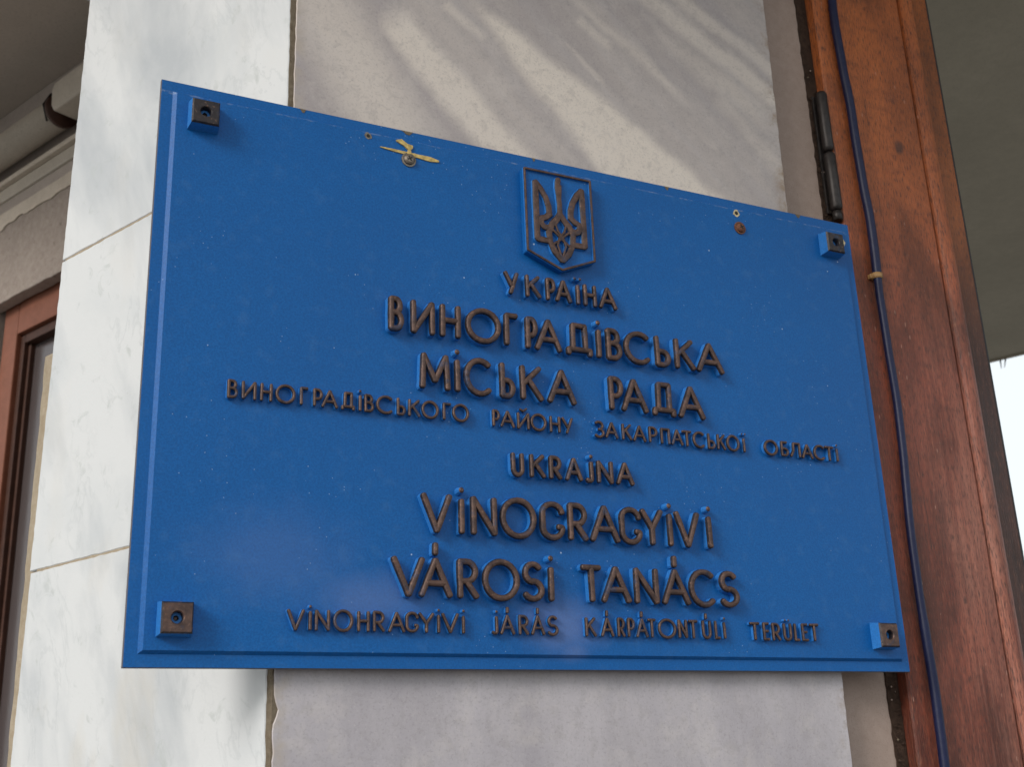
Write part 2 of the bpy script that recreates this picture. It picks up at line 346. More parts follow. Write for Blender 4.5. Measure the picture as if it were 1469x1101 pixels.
def rough_rect(a0, a1, b0, b1, step=0.006, j=0.0005, edges='lrtb', ja=None):
    """rectangle whose chosen edges wander a little, as sawn and chipped stone does"""
    P = []; ja = ja or {}
    def side(p, q, ch):
        L = math.hypot(q[0] - p[0], q[1] - p[1]); n = max(1, int(L / step)) if ch in edges else 1
        amp = ja.get(ch, j); nx, ny = -(q[1] - p[1]) / L, (q[0] - p[0]) / L
        for i in range(n):
            t = i / n; x = p[0] + (q[0] - p[0]) * t; y = p[1] + (q[1] - p[1]) * t
            if i:
                k = amp * (mnoise.noise(Vector((x * 90, y * 90, 3.1))) * 1.6 + random.uniform(-.5, .5))
                x += nx * k; y += ny * k
            P.append((x, y))
    side((a0, b0), (a1, b0), 'b'); side((a1, b0), (a1, b1), 'r'); side((a1, b1), (a0, b1), 't'); side((a0, b1), (a0, b0), 'l')
    return P
def FY(x, z, y): return (x, y, z)                                   # facade frame: plaque, grey marble, door frame
HV = Vector((-0.40715923, 0.91335719, 0)); NN = Vector((-0.91335719, -0.40715923, 0))
CO = Vector((0.1053, 0.012, 0))
def FW(s, z, d): return tuple(CO + HV * s - NN * d + Vector((0, 0, z)))       # white side of the pillar
PL = CO - NN * 0.5
def FL(s, z, d): return tuple(PL + HV * s - NN * d + Vector((0, 0, z)))       # window wall behind, d<0 is proud
def part(name, fr, outline, d0, d1, mat, parent, bev=0.0, label=None, seg=2):
    v, f = prism(fr, outline, d0, d1); o = link(name, v, f, mat, parent, label=label)
    if bev: bevel(o, bev, seg)
    return o
def tube(name, pts, r, mat, parent, seg=10, label=None, origin=None):
    pts = [Vector(p) for p in pts]; V = []; F = []
    up = Vector((0, -1, 0.01)).normalized()
    for i, p in enumerate(pts):
        t = (pts[min(i + 1, len(pts) - 1)] - pts[max(i - 1, 0)]).normalized()
        a = t.cross(up).normalized(); c = a.cross(t)
        rr = r[i] if isinstance(r, list) else r
        for k in range(seg):
            an = 2 * math.pi * k / seg; V.append(p + (a * math.cos(an) + c * math.sin(an)) * rr)
    for i in range(len(pts) - 1):
        for k in range(seg):
            F.append([i * seg + k, i * seg + (k + 1) % seg, (i + 1) * seg + (k + 1) % seg, (i + 1) * seg + k])
    F.append(list(range(seg))[::-1]); F.append([(len(pts) - 1) * seg + k for k in range(seg)])
    return link(name, V, F, mat, parent, smooth=True, label=label, origin=origin)

# ------------------------------------------------------------------ ground
gv = [(-900, -900, 0), (900, -900, 0), (900, 900, 0), (-900, 900, 0)]
go = link('pavement', gv, [[0, 1, 2, 3]], 'paving', origin=(0, 0, 0)); props(go, kind='structure', label='grey concrete ground around the entrance')

ZC = 3.06
# ------------------------------------------------------------------ canopy overhead
cp = thing('canopy', (1.0, 1.5, ZC), 'olive grey concrete canopy overhead with a straight edge against the sky', 'canopy')
def FZ(x, y, z): return (x, y, z)
part('slab', FZ, [(4.62, -1.0), (1.95, 5.0), (0.52, 5.0), (0.52, -1.0)], ZC, ZC + 0.16, 'ceiling', cp)
part('slab', FZ, [(0.519, -1.0), (0.519, 5.0), (-1.25, 5.0), (-0.75, 2.0), (-0.75, -1.0)], ZC, ZC + 0.16, 'ceiling_pale', cp, label='paler brown grey half of the ceiling over the wall')
e0, e1 = Vector((4.62, -1.0, 0)), Vector((1.95, 5.0, 0)); ed = (e1 - e0).normalized(); en = Vector((ed.y, -ed.x, 0))
def FE(a, b, d): return tuple(e0 + ed * a + en * (d) + Vector((0, 0, b)))
part('edge_trim', FE, rect(0.0, (e1 - e0).length, ZC - 0.006, ZC + 0.17), 0.003, 0.02, 'ceiling', cp)
# small drips and fibres hanging from the edge
for i in range(16):
    a = random.uniform(2.0, 5.0); h = random.uniform(0.010, 0.045); p = Vector(FE(a, ZC - 0.006, 0.012))
    tube('drip', [p, p + Vector((random.uniform(-.02, .02), random.uniform(-.02, .02), -h))], [0.003, 0.001], 'dirt', cp, 5)

# ------------------------------------------------------------------ pillar
pl = thing('pillar', (0.35, 0.15, 0.0), 'square pillar clad in white marble on one side and veined grey marble on the other', 'pillar')
# solid core, set back behind the cladding
a = CO + HV * 0.325 - NN * 0.021; bq = CO - NN * 0.021 + HV * 0.006
core = [(bq.x, bq.y + 0.006), (0.62, 0.034), (0.70, 0.036), (0.70, 0.33), (a.x, 0.33), (a.x, a.y)]
part('core', FZ, core, ZC, 0.0, 'mortar', pl)
# white slabs
zj = [1.868 + 0.3145 * k for k in range(-6, 5)]; zj[0] = 0.0; zj[-1] = ZC
lefts = {6: (0.3545, 0.3585), 5: (0.3545, 0.3585)}
for i in range(len(zj) - 1):
    b0, b1 = zj[i] + 0.0009, zj[i + 1] - 0.0009
    if i == len(zj) - 2: b1 = ZC - 0.001
    k = i - 6        # k=0: slab from 1.868 up to 2.1825
    sl = {-1: 0.3575, 0: 0.3525, 1: 0.3455}.get(k, 0.345 + random.uniform(-.004, .004))
    P = rough_rect({-1: 0.0060, 0: 0.0040, 1: 0.0012}.get(k, 0.002), sl, b0, b1, 0.005, 0.0004, 'lrtb', {'l': 0.0008, 'r': 0.0006})
    # lean of the outer edge
    P = [(s + (0.0035 * ((b0 + b1) / 2 - z) / 0.157 if s > 0.3 else 0), z) for s, z in P]
    v, f = prism(FW, P, 0.0, 0.020); o = link('marble_slab', v, f, 'white', pl); bevel(o, 0.0007, 1, 50)
    if k == -1: o['label'] = 'white marble slab with yellowish stains below the lower joint'
    elif k == 1: o['label'] = 'white marble slab with faint grey diagonal veins at the top'
for z in zj[1:-1]:
    part('mortar_joint', FW, rough_rect(0.002, 0.344, z - 0.0016, z + 0.0016, 0.006, 0.0002, 'tb'), 0.0006, 0.019, 'putty', pl)
# mortar joint down the corner
V = []; F = []; NR = 420
for k in range(NR + 1):
    z = ZC * k / NR; j = 0.0004 * mnoise.noise(Vector((z * 60, 0, 0))) + random.uniform(-.00015, .00015)
    q = Vector(FW(0.012, 0, 0.0006 + j)); q2 = Vector(FW(0.020, 0, 0.018))
    V += [(q.x, q.y, z), (0.1060, 0.0130 + j, z), (0.1125, 0.0130 + j, z), (0.1125, 0.033, z), (q2.x, q2.y, z)]
for k in range(NR):
    for i in range(5): F.append([k * 5 + i, k * 5 + (i + 1) % 5, k * 5 + 5 + (i + 1) % 5, k * 5 + 5 + i])
F += [[4, 3, 2, 1, 0], [NR * 5 + i for i in range(5)]]
link('mortar_joint', V, F, 'mortar', pl, label='rough brown mortar running down the corner joint')
# grey slabs
for b0, b1 in ((0.0, 0.70), (0.70, 1.37), (1.37, 1.99), (1.99, 2.64), (2.64, ZC)):
    P = rough_rect(0.1112, 0.6310, b0 + 0.0012, b1 - 0.0012, 0.005, 0.0004, 'lrtb', {'l': 0.0005, 'r': 0.0006})
    P2 = []
    for x, z in P:
        if x > 0.5: x += 0.0035 * max(-0.6, min(1.2, (z - 2.0) / 0.45)) 
        if x < 0.2: x += 0.0024 * max(-1, min(1, (z - 2.0) / 0.4)) - 0.0024
        if x < 0.2 and abs(z - 1.722) < 0.009: x += 0.0035 * (1 - abs(z - 1.722) / 0.009)       # the chip by the joint
        P2.append((x, z))
    v, f = prism(FY, P2, 0.012, 0.0335); o = link('marble_slab', v, f, 'grey', pl); bevel(o, 0.0007, 1, 50)
    o['label'] = 'grey marble slab with pale diagonal veins' if b0 > 1.9 else 'plain lavender grey marble slab'
# rendered strip between marble and door frame, a step further back
P = rough_rect(0.632, 0.7135, 0.0, ZC, 0.006, 0.0004, 'r', {'r': 0.0012})
part('render_strip', FY, P, 0.0345, 0.060, 'reveal', pl, label='brown grey rendered strip beside the grey marble')
P = rough_rect(0.7140, 0.7235, 0.0, ZC, 0.006, 0.0006, 'lr', {'l': 0.0010})
part('render_edge', FY, P, 0.040, 0.065, 'reveal', pl, label='crumbling outer edge of the render')
# putty smear behind the outer edge of the white slabs
P = rough_rect(0.345, 0.4050, 1.3, 2.10, 0.012, 0.0012, 'r')
part('putty', FW, P, 0.0215, 0.034, 'putty', pl, label='yellowish putty along the slab edge')

# ------------------------------------------------------------------ window wall behind the pillar
wl = thing('plaster_wall', FL(2.2, 0, 0), 'grey plastered wall behind the pillar, rough above the brown window', 'wall')
part('rough_plaster', FL, rough_rect(0.60, 4.6, 2.598, 2.786, 0.02, 0.002, 'b'), -0.030, -0.003, 'render', wl, 0.003, 'rough pitted plaster above the window')
part('wall_core', FL, rect(0.60, 4.6, 2.615, 2.786), -0.0025, 0.10, 'render', wl)
part('smooth_plaster', FL, rect(0.60, 4.6, 2.787, ZC - 0.001), -0.024, 0.10, 'smooth', wl)
# irregular pale strip where paint overlaps the rough plaster
top = []; bot = []
for i in range(160):
    s = 0.9 + i * 0.006
    top.append((s, 2.802 + 0.002 * mnoise.noise(Vector((s * 20, 0, 0)))))
    bot.append((s, 2.772 - 0.004 * (s - 1.3) / 0.3 + 0.010 * mnoise.noise(Vector((s * 26, 5, 0))) + random.uniform(-.0014, .0014)))
part('paint_strip', FL, bot + top[::-1], -0.0335, -0.0225, 'pale', wl, label='uneven pale paint strip')
part('ledge', FL, rect(0.60, 4.6, 2.866, 2.877), -0.040, -0.020, 'pale', wl, 0.002, 'thin pale ledge')
part('lower_band', FL, rect(0.60, 4.6, 2.836, 2.8655), -0.030, -0.020, 'tube', wl, 0.004)
part('wall_side', FL, rect(1.500, 4.6, 0.0, 2.617), -0.010, 0.10, 'render', wl)
part('wall_base', FL, rect(0.60, 1.499, 0.0, 0.90), -0.010, 0.10, 'render', wl)

wd = thing('window', FL(1.1, 0.9, 0), 'red brown wooden window behind the left edge of the white marble', 'window')
part('frame', FL, rect(1.432, 1.487, 0.902, 2.612), 0.0, 0.05, 'wood_frame', wd, 0.003, 'upright of the window frame')
part('frame', FL, rect(0.62, 1.4315, 2.535, 2.612), 0.0, 0.05, 'wood_frame', wd, 0.003, 'head of the window frame')
part('frame', FL, rect(0.62, 1.4315, 0.902, 0.98), 0.0, 0.05, 'wood_frame', wd, 0.003, 'sill rail of the window frame')
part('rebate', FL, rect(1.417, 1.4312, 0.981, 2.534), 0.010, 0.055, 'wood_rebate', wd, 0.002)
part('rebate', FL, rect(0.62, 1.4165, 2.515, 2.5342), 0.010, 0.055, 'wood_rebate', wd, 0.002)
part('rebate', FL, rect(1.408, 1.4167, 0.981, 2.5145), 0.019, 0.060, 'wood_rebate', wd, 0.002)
pn = part('pane', FL, rect(0.62, 1.4078, 0.981, 2.5145), 0.029, 0.034, 'glass', wd)
# dim room wall behind the pane
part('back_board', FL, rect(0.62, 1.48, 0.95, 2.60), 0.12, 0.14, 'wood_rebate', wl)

# enamelled pipe in the angle of wall and ceiling, with its end socket
pp = thing('pipe', FL(2.4, 2.99, -0.08), 'cream painted pipe running along the wall just under the ceiling', 'pipe')
ctr = -0.062
def FP(s, z, d): return Vector(FL(s, z, d))
tube('tube', [FP(1.225, 2.921, ctr), FP(4.6, 2.921, ctr)], 0.031, 'tube', pp, 24)
tube('collar', [FP(1.214, 2.921, ctr), FP(1.2245, 2.921, ctr)], 0.034, 'wood_rebate', pp, 24, 'dark collar at the end of the pipe')
v, f = prism(FL, [(1.00, 2.898), (1.196, 2.898), (1.205, 2.912), (1.208, 2.945), (1.200, 2.962), (1.00, 2.962)], ctr - 0.032, ctr + 0.036)
o = link('socket_box', v, f, 'tube', pp, label='boxy cream socket at the end of the pipe'); bevel(o, 0.007, 3)
tube('bracket', [FP(1.232, 2.895, ctr - 0.022), FP(1.229, 2.925, ctr - 0.034), FP(1.228, 2.952, ctr - 0.022), FP(1.228, 2.985, ctr + .030)], 0.0022, 'iron', pp, 8)

# ------------------------------------------------------------------ door frame on the right
df = thing('door_frame', (0.81, 0.05, 0.0), 'red brown varnished wooden door frame to the right of the blue plaque', 'door frame')
def vprofile(name, prof, z0, z1, mat, parent, label=None, smooth=False, nz=1):
    n = len(prof); V = []; F = []
    for k in range(nz + 1):
        z = z0 + (z1 - z0) * k / nz
        V += [(x, y, z) for x, y in prof]
    for k in range(nz):
        for i in range(n):
            j = (i + 1) % n; F.append([k * n + i, k * n + j, (k + 1) * n + j, (k + 1) * n + i])
    F.append(list(range(n))[::-1]); F.append([nz * n + i for i in range(n)])
    return link(name, V, F, mat, parent, label=label, smooth=smooth)
vprofile('board', [(0.7150, 0.060), (0.7150, 0.0225), (0.7165, 0.0205), (0.7190, 0.0200), (0.8465, 0.0200), (0.8485, 0.0210), (0.8500, 0.0235), (0.8500, 0.060)], 0.0, ZC - 0.002, 'wood', df)
pr = [(0.8512, 0.060), (0.8512, 0.0235)]
for k in range(9):
    an = math.pi - math.pi * k / 8; pr.append((0.8622 + 0.0108 * math.cos(an), 0.0225 - 0.0075 * math.sin(an)))
pr += [(0.8730, 0.024), (0.8735, 0.060)]
vprofile('bead', pr, 0.0, ZC - 0.003, 'wood', df, 'rounded bead moulding')
vprofile('stop', [(0.8740, 0.060), (0.8740, 0.0325), (0.8765, 0.0300), (0.9080, 0.0300), (0.9110, 0.0330), (0.9110, 0.060)], 0.0, ZC - 0.004, 'wood_dark', df, 'darker outer strip of the frame')
vprofile('gasket', [(0.9115, 0.060), (0.9115, 0.0350), (0.9130, 0.0335), (0.9155, 0.0340), (0.9170, 0.0360), (0.9170, 0.060)], 0.0, ZC - 0.005, 'rubber', df, 'thin black edge of the frame')
vprofile('back_board', [(0.7160, 0.0605), (0.9160, 0.0605), (0.9160, 0.110), (0.7160, 0.110)], 0.0, ZC - 0.006, 'wood_dark', df)
# gap filled with dirt
part('packing', FY, rough_rect(0.7000, 0.7145, 0.0, ZC - .01, 0.004, 0.0008, 'l'), 0.0330, 0.0344, 'dirt', df, label='dark dirty packing in the gap beside the frame')
CR = []; CF_ = []
rnd = random.Random(5)
for i in range(260):
    z = rnd.uniform(1.62, 2.42); x = 0.701 + rnd.random() ** 1.3 * 0.012; r = rnd.uniform(0.0006, 0.0022) * (1.5 if 2.20 < z < 2.29 else 0.8)
    c = Vector((x, 0.0325 - rnd.random() * 0.002, z)); b0 = len(CR)
    for dx, dy, dz in ((1, 0, 0), (-1, 0, 0), (0, 1, 0), (0, -1, 0), (0, 0, 1), (0, 0, -1)):
        CR.append(c + Vector((dx, dy, dz)) * r * rnd.uniform(.6, 1.2))
    for t in ((0, 2, 4), (2, 1, 4), (1, 3, 4), (3, 0, 4), (2, 0, 5), (1, 2, 5), (3, 1, 5), (0, 3, 5)): CF_.append([b0 + q for q in t])
o = link('crumbs', CR, CF_, ['mortar', 'dirt', 'dirt', 'reveal'], df, fm=[[1, 2, 1, 3, 1, 1, 2, 0, 1][(i // 8 * 5) % 9] for i in range(len(CF_))]); o['kind'] = 'stuff'
# hinge
hg = D.objects.new('hinge', None)
hz0, hz1, hgz = 2.222, 2.385, 2.300
hx0, hx1 = 0.7140, 0.7090
hp = lambda z: Vector((0.7105, 0.0235, z))
hl = part('hinge', FY, rect(0.7035, 0.7165, 2.235, 2.380), 0.0295, 0.0325, 'iron', df, 0.0008, 'blackened iron barrel hinge')
def barrel(z0, z1, r, name='knuckle'):
    pts = []; rs = []
    for t, k in ((0, .55), (.02, .85), (.06, 1), (.94, 1), (.98, .85), (1, .55)):
        pts.append(hp(z0 + (z1 - z0) * t)); rs.append(r * k)
    return tube(name, pts, rs, 'iron', hl, 14)
barrel(2.3085, 2.3830, 0.0062); barrel(2.2360, 2.3065, 0.0066); barrel(2.2240, 2.2355, 0.0054, 'hinge_tip')

# ------------------------------------------------------------------ cable
cw = [(0.7365, 3.05), (0.738, 2.85), (0.742, 2.66), (0.7401, 2.5342), (0.7376, 2.4856), (0.7388, 2.4213), (0.7420, 2.3683), (0.7420, 2.324), (0.7437, 2.2643), (0.7462, 2.2231), (0.7450, 2.1549), (0.7444, 2.1334), (0.7458, 2.0789), (0.7474, 2.0185), (0.7455, 1.9595), (0.7415, 1.9022), (0.7398, 1.8403), (0.7400, 1.787), (0.7408, 1.7289), (0.7390, 1.6659), (0.7384, 1.6422), (0.741, 1.50), (0.738, 1.2), (0.742, 0.9), (0.739, 0.5), (0.740, 0.02)]
def catmull(P, n=8):
    out = []
    for i in range(len(P) - 1):
        p0, p1, p2, p3 = P[max(i - 1, 0)], P[i], P[i + 1], P[min(i + 2, len(P) - 1)]
        for k in range(n):
            t = k / n; t2 = t * t; t3 = t2 * t
            out.append(tuple(0.5 * ((2 * b) + (-a + c) * t + (2 * a - 5 * b + 4 * c - d) * t2 + (-a + 3 * b - 3 * c + d) * t3) for a, b, c, d in zip(p0, p1, p2, p3)))
    out.append(P[-1]); return out
cb = thing('cable', (0.74, 0.015, 0.02), 'dark blue cable running down the red brown door frame', 'cable')
pts = [(x + 0.0005 * mnoise.noise(Vector((0, 0, z * 22))), 0.0149 - 0.0018 * (0.5 + 0.5 * math.sin(z * 9)), z) for x, z in catmull(cw, 6)]
rs = [0.0050 if z > 2.16 else (0.0043 if z > 1.80 else 0.0048) for x, y, z in pts]
tube('sheath', pts, rs, 'cable', cb, 12)
tube('cable_tie', [(0.7450, 0.0146, 2.1580), (0.7450, 0.0146, 2.1640)], 0.0062, 'tan', cb, 14, 'tan tape ring')
bevel(part('cable_clip', FY, rect(0.7370, 0.7402, 2.1585, 2.1635), 0.0150, 0.0199, 'tan', cb), 0.0004, 1)

# ------------------------------------------------------------------ plaque
sg = thing('plaque', (0.35, 0.004, 1.75), 'large blue rectangular plaque with raised bronze Cyrillic and Latin lettering', 'sign')
SX1, SZ0, SZ1 = 0.7000, 1.7500, 2.2065
# flange + bevelled raised panel, one casting
V = []; F = []; fm = []
def ring(x0, x1, z0, z1, y):
    b0 = len(V); V.extend([(x0, y, z0), (x1, y, z0), (x1, y, z1), (x0, y, z1)]); return b0
def bridge(a, b, m=0):
    for i in range(4): F.append([a + i, a + (i + 1) % 4, b + (i + 1) % 4, b + i]); fm.append(m)
r0 = ring(0, SX1, SZ0, SZ1, 0.0045); r1 = ring(0, SX1, SZ0, SZ1, 0.0004); r2 = ring(0.0004, SX1 - .0004, SZ0 + .0004, SZ1 - .0004, 0.0)
r3 = ring(0.0092, 0.6912, 1.7592, 2.1972, 0.0); r4 = ring(0.0122, 0.6890, 1.7616, 2.1952, -0.0030)
F.append([r0 + 3, r0 + 2, r0 + 1, r0]); fm.append(1)
bridge(r0, r1, 1); bridge(r1, r2, 1); bridge(r2, r3); bridge(r3, r4); F.append([r4, r4 + 1, r4 + 2, r4 + 3]); fm.append(0)
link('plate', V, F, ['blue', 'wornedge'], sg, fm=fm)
YP = -0.0030
# stand-off spacers to the stone
for x, z in ((0.18, 2.17), (0.58, 2.17), (0.18, 1.79), (0.58, 1.79)):
    tube('spacer', [(x, 0.0045, z), (x, 0.0118, z)], 0.006, 'steel', sg, 10)

# -- letters: every stroke is a ridge with painted flanks and a rubbed bronze crown
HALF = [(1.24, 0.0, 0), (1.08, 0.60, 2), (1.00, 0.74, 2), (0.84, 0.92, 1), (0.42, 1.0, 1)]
class Relief:
    def __init__(s): s.V = []; s.F = []; s.m = []
    def stroke(s, pts, w, h, y0=YP, closed=False):
        h = h * (1 + random.uniform(-.012, .012))
        P = [Vector((p[0], p[1])) for p in pts]
        # drop doubles
        Q = [P[0]]
        for p in P[1:]:
            if (p - Q[-1]).length > 1e-5: Q.append(p)
        P = Q
        if closed and (P[0] - P[-1]).length < 1e-5: P.pop()
        n = len(P)
        if n < 2: return
        if not closed:
            Q = [P[0]]
            for p in P[1:]:
                m = max(1, int((p - Q[-1]).length / 0.006)); q0 = Q[-1].copy()
                for k in range(1, m + 1): Q.append(q0.lerp(p, k / m))
            P = Q; n = len(P)
        # split at sharp corners
        if not closed:
            for i in range(1, n - 1):
                a = (P[i] - P[i - 1]).normalized(); b = (P[i + 1] - P[i]).normalized()
                if a.dot(b) < 0.62:
                    s.stroke([tuple(p) for p in P[:i + 1]], w, h, y0); s.stroke([tuple(p) for p in P[i:]], w, h, y0); return
        nh = len(HALF); R = 2 * nh + 1
        rings = []
        for i in range(n):
            a = P[i] - P[i - 1] if (i > 0 or closed) else P[1] - P[0]
            b = P[(i + 1) % n] - P[i] if (i < n - 1 or closed) else P[-1] - P[-2]
            a.normalize(); b.normalize(); t = (a + b).normalized(); nm = Vector((-t.y, t.x)); k = 1 / max(0.75, t.dot(a))
            idx = []
            w_ = w * (1 + 0.10 * mnoise.noise(Vector((P[i].x * 170, P[i].y * 170, 0.5))))
            for o, hh, _ in HALF: idx.append(s.add(P[i] + nm * o * w_ * k, y0 - h * hh))
            idx.append(s.add(P[i], y0 - h * 1.03))
            for o, hh, _ in reversed(HALF): idx.append(s.add(P[i] - nm * o * w_ * k, y0 - h * hh))
            rings.append(idx)
        seq = list(range(n)) + ([0] if closed else [])
        for i in range(len(seq) - 1):
            A, B = rings[seq[i]], rings[seq[i + 1]]
            for j in range(R - 1):
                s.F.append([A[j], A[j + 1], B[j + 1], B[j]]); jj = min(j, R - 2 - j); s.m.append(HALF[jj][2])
        if not closed:
            for end in (0, n - 1):
                t = (P[0] - P[1]).normalized() if end == 0 else (P[-1] - P[-2]).normalized()
                rg = rings[end]
                tt = (P[1] - P[0]).normalized() if end == 0 else t
                nm = Vector((-tt.y, tt.x))
                first = rg[:nh]; last = rg[nh + 1:][::-1]; apex = rg[nh]
                K = 4; prev = first
                for k in range(1, K + 1):
                    if k == K: cur = last
                    else:
                        an = math.pi * k / K; d = nm * math.cos(an) + t * math.sin(an) * 0.72
                        cur = [s.add(P[end] + d * o * w, y0 - h * hh) for o, hh, _ in HALF]
                    for j in range(nh - 1):
                        s.F.append([prev[j], prev[j + 1], cur[j + 1], cur[j]]); s.m.append(HALF[j][2])
                    s.F.append([prev[-1], apex, cur[-1]]); s.m.append(1)
                    prev = cur
    def dot(s, x, z, r, h, y0=YP, mat=0):
        K = 10; prof = [(1.15, 0), (1.0, .5), (.8, .85), (.4, 1.0)]; prev = None
        for o, hh in prof:
            cur = [s.add(Vector((x + math.cos(2 * math.pi * k / K) * r * o, z + math.sin(2 * math.pi * k / K) * r * o)), y0 - h * hh) for k in range(K)]
            if prev:
                for k in range(K): s.F.append([prev[k], prev[(k + 1) % K], cur[(k + 1) % K], cur[k]]); s.m.append(mat if hh < .9 else 1)
            prev = cur
        s.F.append(prev); s.m.append(1)
    def add(s, p, y): s.V.append((p.x, y, p.y)); return len(s.V) - 1
    def build(s, name, parent, label=None): return link(name, s.V, s.F, ['blue_edge', 'bronze', 'patina'], parent, fm=s.m, label=label)

def arc(cx, cy, rx, ry, a0, a1, n=12):
    return [(cx + rx * math.cos(math.radians(a0 + (a1 - a0) * i / n)), cy + ry * math.sin(math.radians(a0 + (a1 - a0) * i / n))) for i in range(n + 1)]
def bowl(x0, xr, y0, y1):      # D-shaped bowl from (x0,y1) round to (x0,y0)
    r = (y1 - y0) / 2; xm = x0 + (xr - x0) * 0.45
    return [(x0, y1)] + arc(xm, (y0 + y1) / 2, xr - xm, r, 90, -90, 10) + [(x0, y0)]
A_ = [[(0, 0), (.5, 1), (1, 0)], [(.19, .34), (.81, .34)]]
I_ = [[(.5, 0), (.5, .90)]]
N_cyr = [[(0, 0), (0, 1)], [(0, 0), (1, 1)], [(1, 1), (1, 0)]]
GL = {
 'A': A_, 'B': [[(0, 0), (0, 1)], bowl(0, .86, .54, 1), bowl(0, 1, 0, .54)],
 'И': N_cyr, 'Й': N_cyr, 'H': [[(0, 0), (0, 1)], [(1, 0), (1, 1)], [(0, .52), (1, .52)]],
 'O': ['closed', arc(.5, .5, .5, .53, 0, 360, 28)],
 'Г': [[(0, 0), (0, 1)], [(0, 1), (1, 1)]], 'P': [[(0, 0), (0, 1)], bowl(0, 1, .42, 1)],
 'Д': [[(.20, .13), (.24, 1)], [(.24, 1), (.80, 1)], [(.80, 1), (.80, .13)], [(0, .13), (1, .13)], [(0, .13), (0, -.03)], [(1, .13), (1, -.03)]],
 'I': I_, 'Ї': I_, 'C': [arc(.56, .5, .56, .53, 48, 312, 18)],
 'Ь': [[(0, 0), (0, 1)], bowl(0, 1, 0, .50)],
 'K': [[(0, 0), (0, 1)], [(.92, 1), (.03, .46)], [(.30, .62), (1, 0)]],
 'M': [[(0, 0), (.06, 1)], [(.06, 1), (.5, .22)], [(.5, .22), (.94, 1)], [(.94, 1), (1, 0)]],
 'У': [[(0, 1), (.52, .38)], [(1, 1), (.42, 0)]],
 'З': [arc(.42, .76, .50, .26, 140, -90, 12), arc(.42, .25, .58, .27, 90, -145, 12)],
 'П': [[(0, 0), (0, 1)], [(0, 1), (1, 1)], [(1, 1), (1, 0)]],
 'T': [[(0, 1), (1, 1)], [(.5, 1), (.5, 0)]],
 'Б': [[(0, 0), (0, 1)], [(0, 1), (.85, 1)], bowl(0, 1, 0, .52)],
 'Л': [[(0, 0), (.28, .4), (.34, 1)], [(.34, 1), (1, 1)], [(1, 1), (1, 0)]],
 'U': [[(0, 1), (0, .30)] + arc(.5, .30, .5, .30, 180, 360, 10) + [(1, 1)]],
 'R': [[(0, 0), (0, 1)], bowl(0, .95, .44, 1), [(.38, .44), (1, 0)]],
 'J': [[(1, .90), (1, .10)] + [(.85, 0), (.3, 0), (0, .06)]],
 'N': [[(0, 0), (0, 1)], [(0, 1), (1, 0)], [(1, 0), (1, 1)]],
 'V': [[(0, 1), (.5, 0)], [(.5, 0), (1, 1)]],
 'G': [arc(.5, .72, .5, .28, 5, 180, 10) + arc(.5, .28, .5, .28, 180, 365, 12), [(1, .31), (.80, .33)]],
 'Y': [[(0, 1), (.5, .46)], [(1, 1), (.5, .46)], [(.5, .46), (.5, 0)]],
 'S': [arc(.52, .75, .44, .26, 35, 262, 12) + arc(.48, .25, .50, .26, 82, -150, 12)],
 'E': [[(0, 0), (0, 1)], [(0, 1), (1, 1)], [(0, .52), (.85, .52)], [(0, 0), (1, 0)]],
 'L': [[(0, 1), (0, 0)], [(0, 0), (1, 0)]],
}
ALIAS = {'А': 'A', 'В': 'B', 'Н': 'H', 'О': 'O', 'Р': 'P', 'І': 'I', 'İ': 'I', 'С': 'C', 'К': 'K', 'М': 'M', 'Т': 'T', 'Á': 'A', 'Ú': 'U', 'Ü': 'U'}
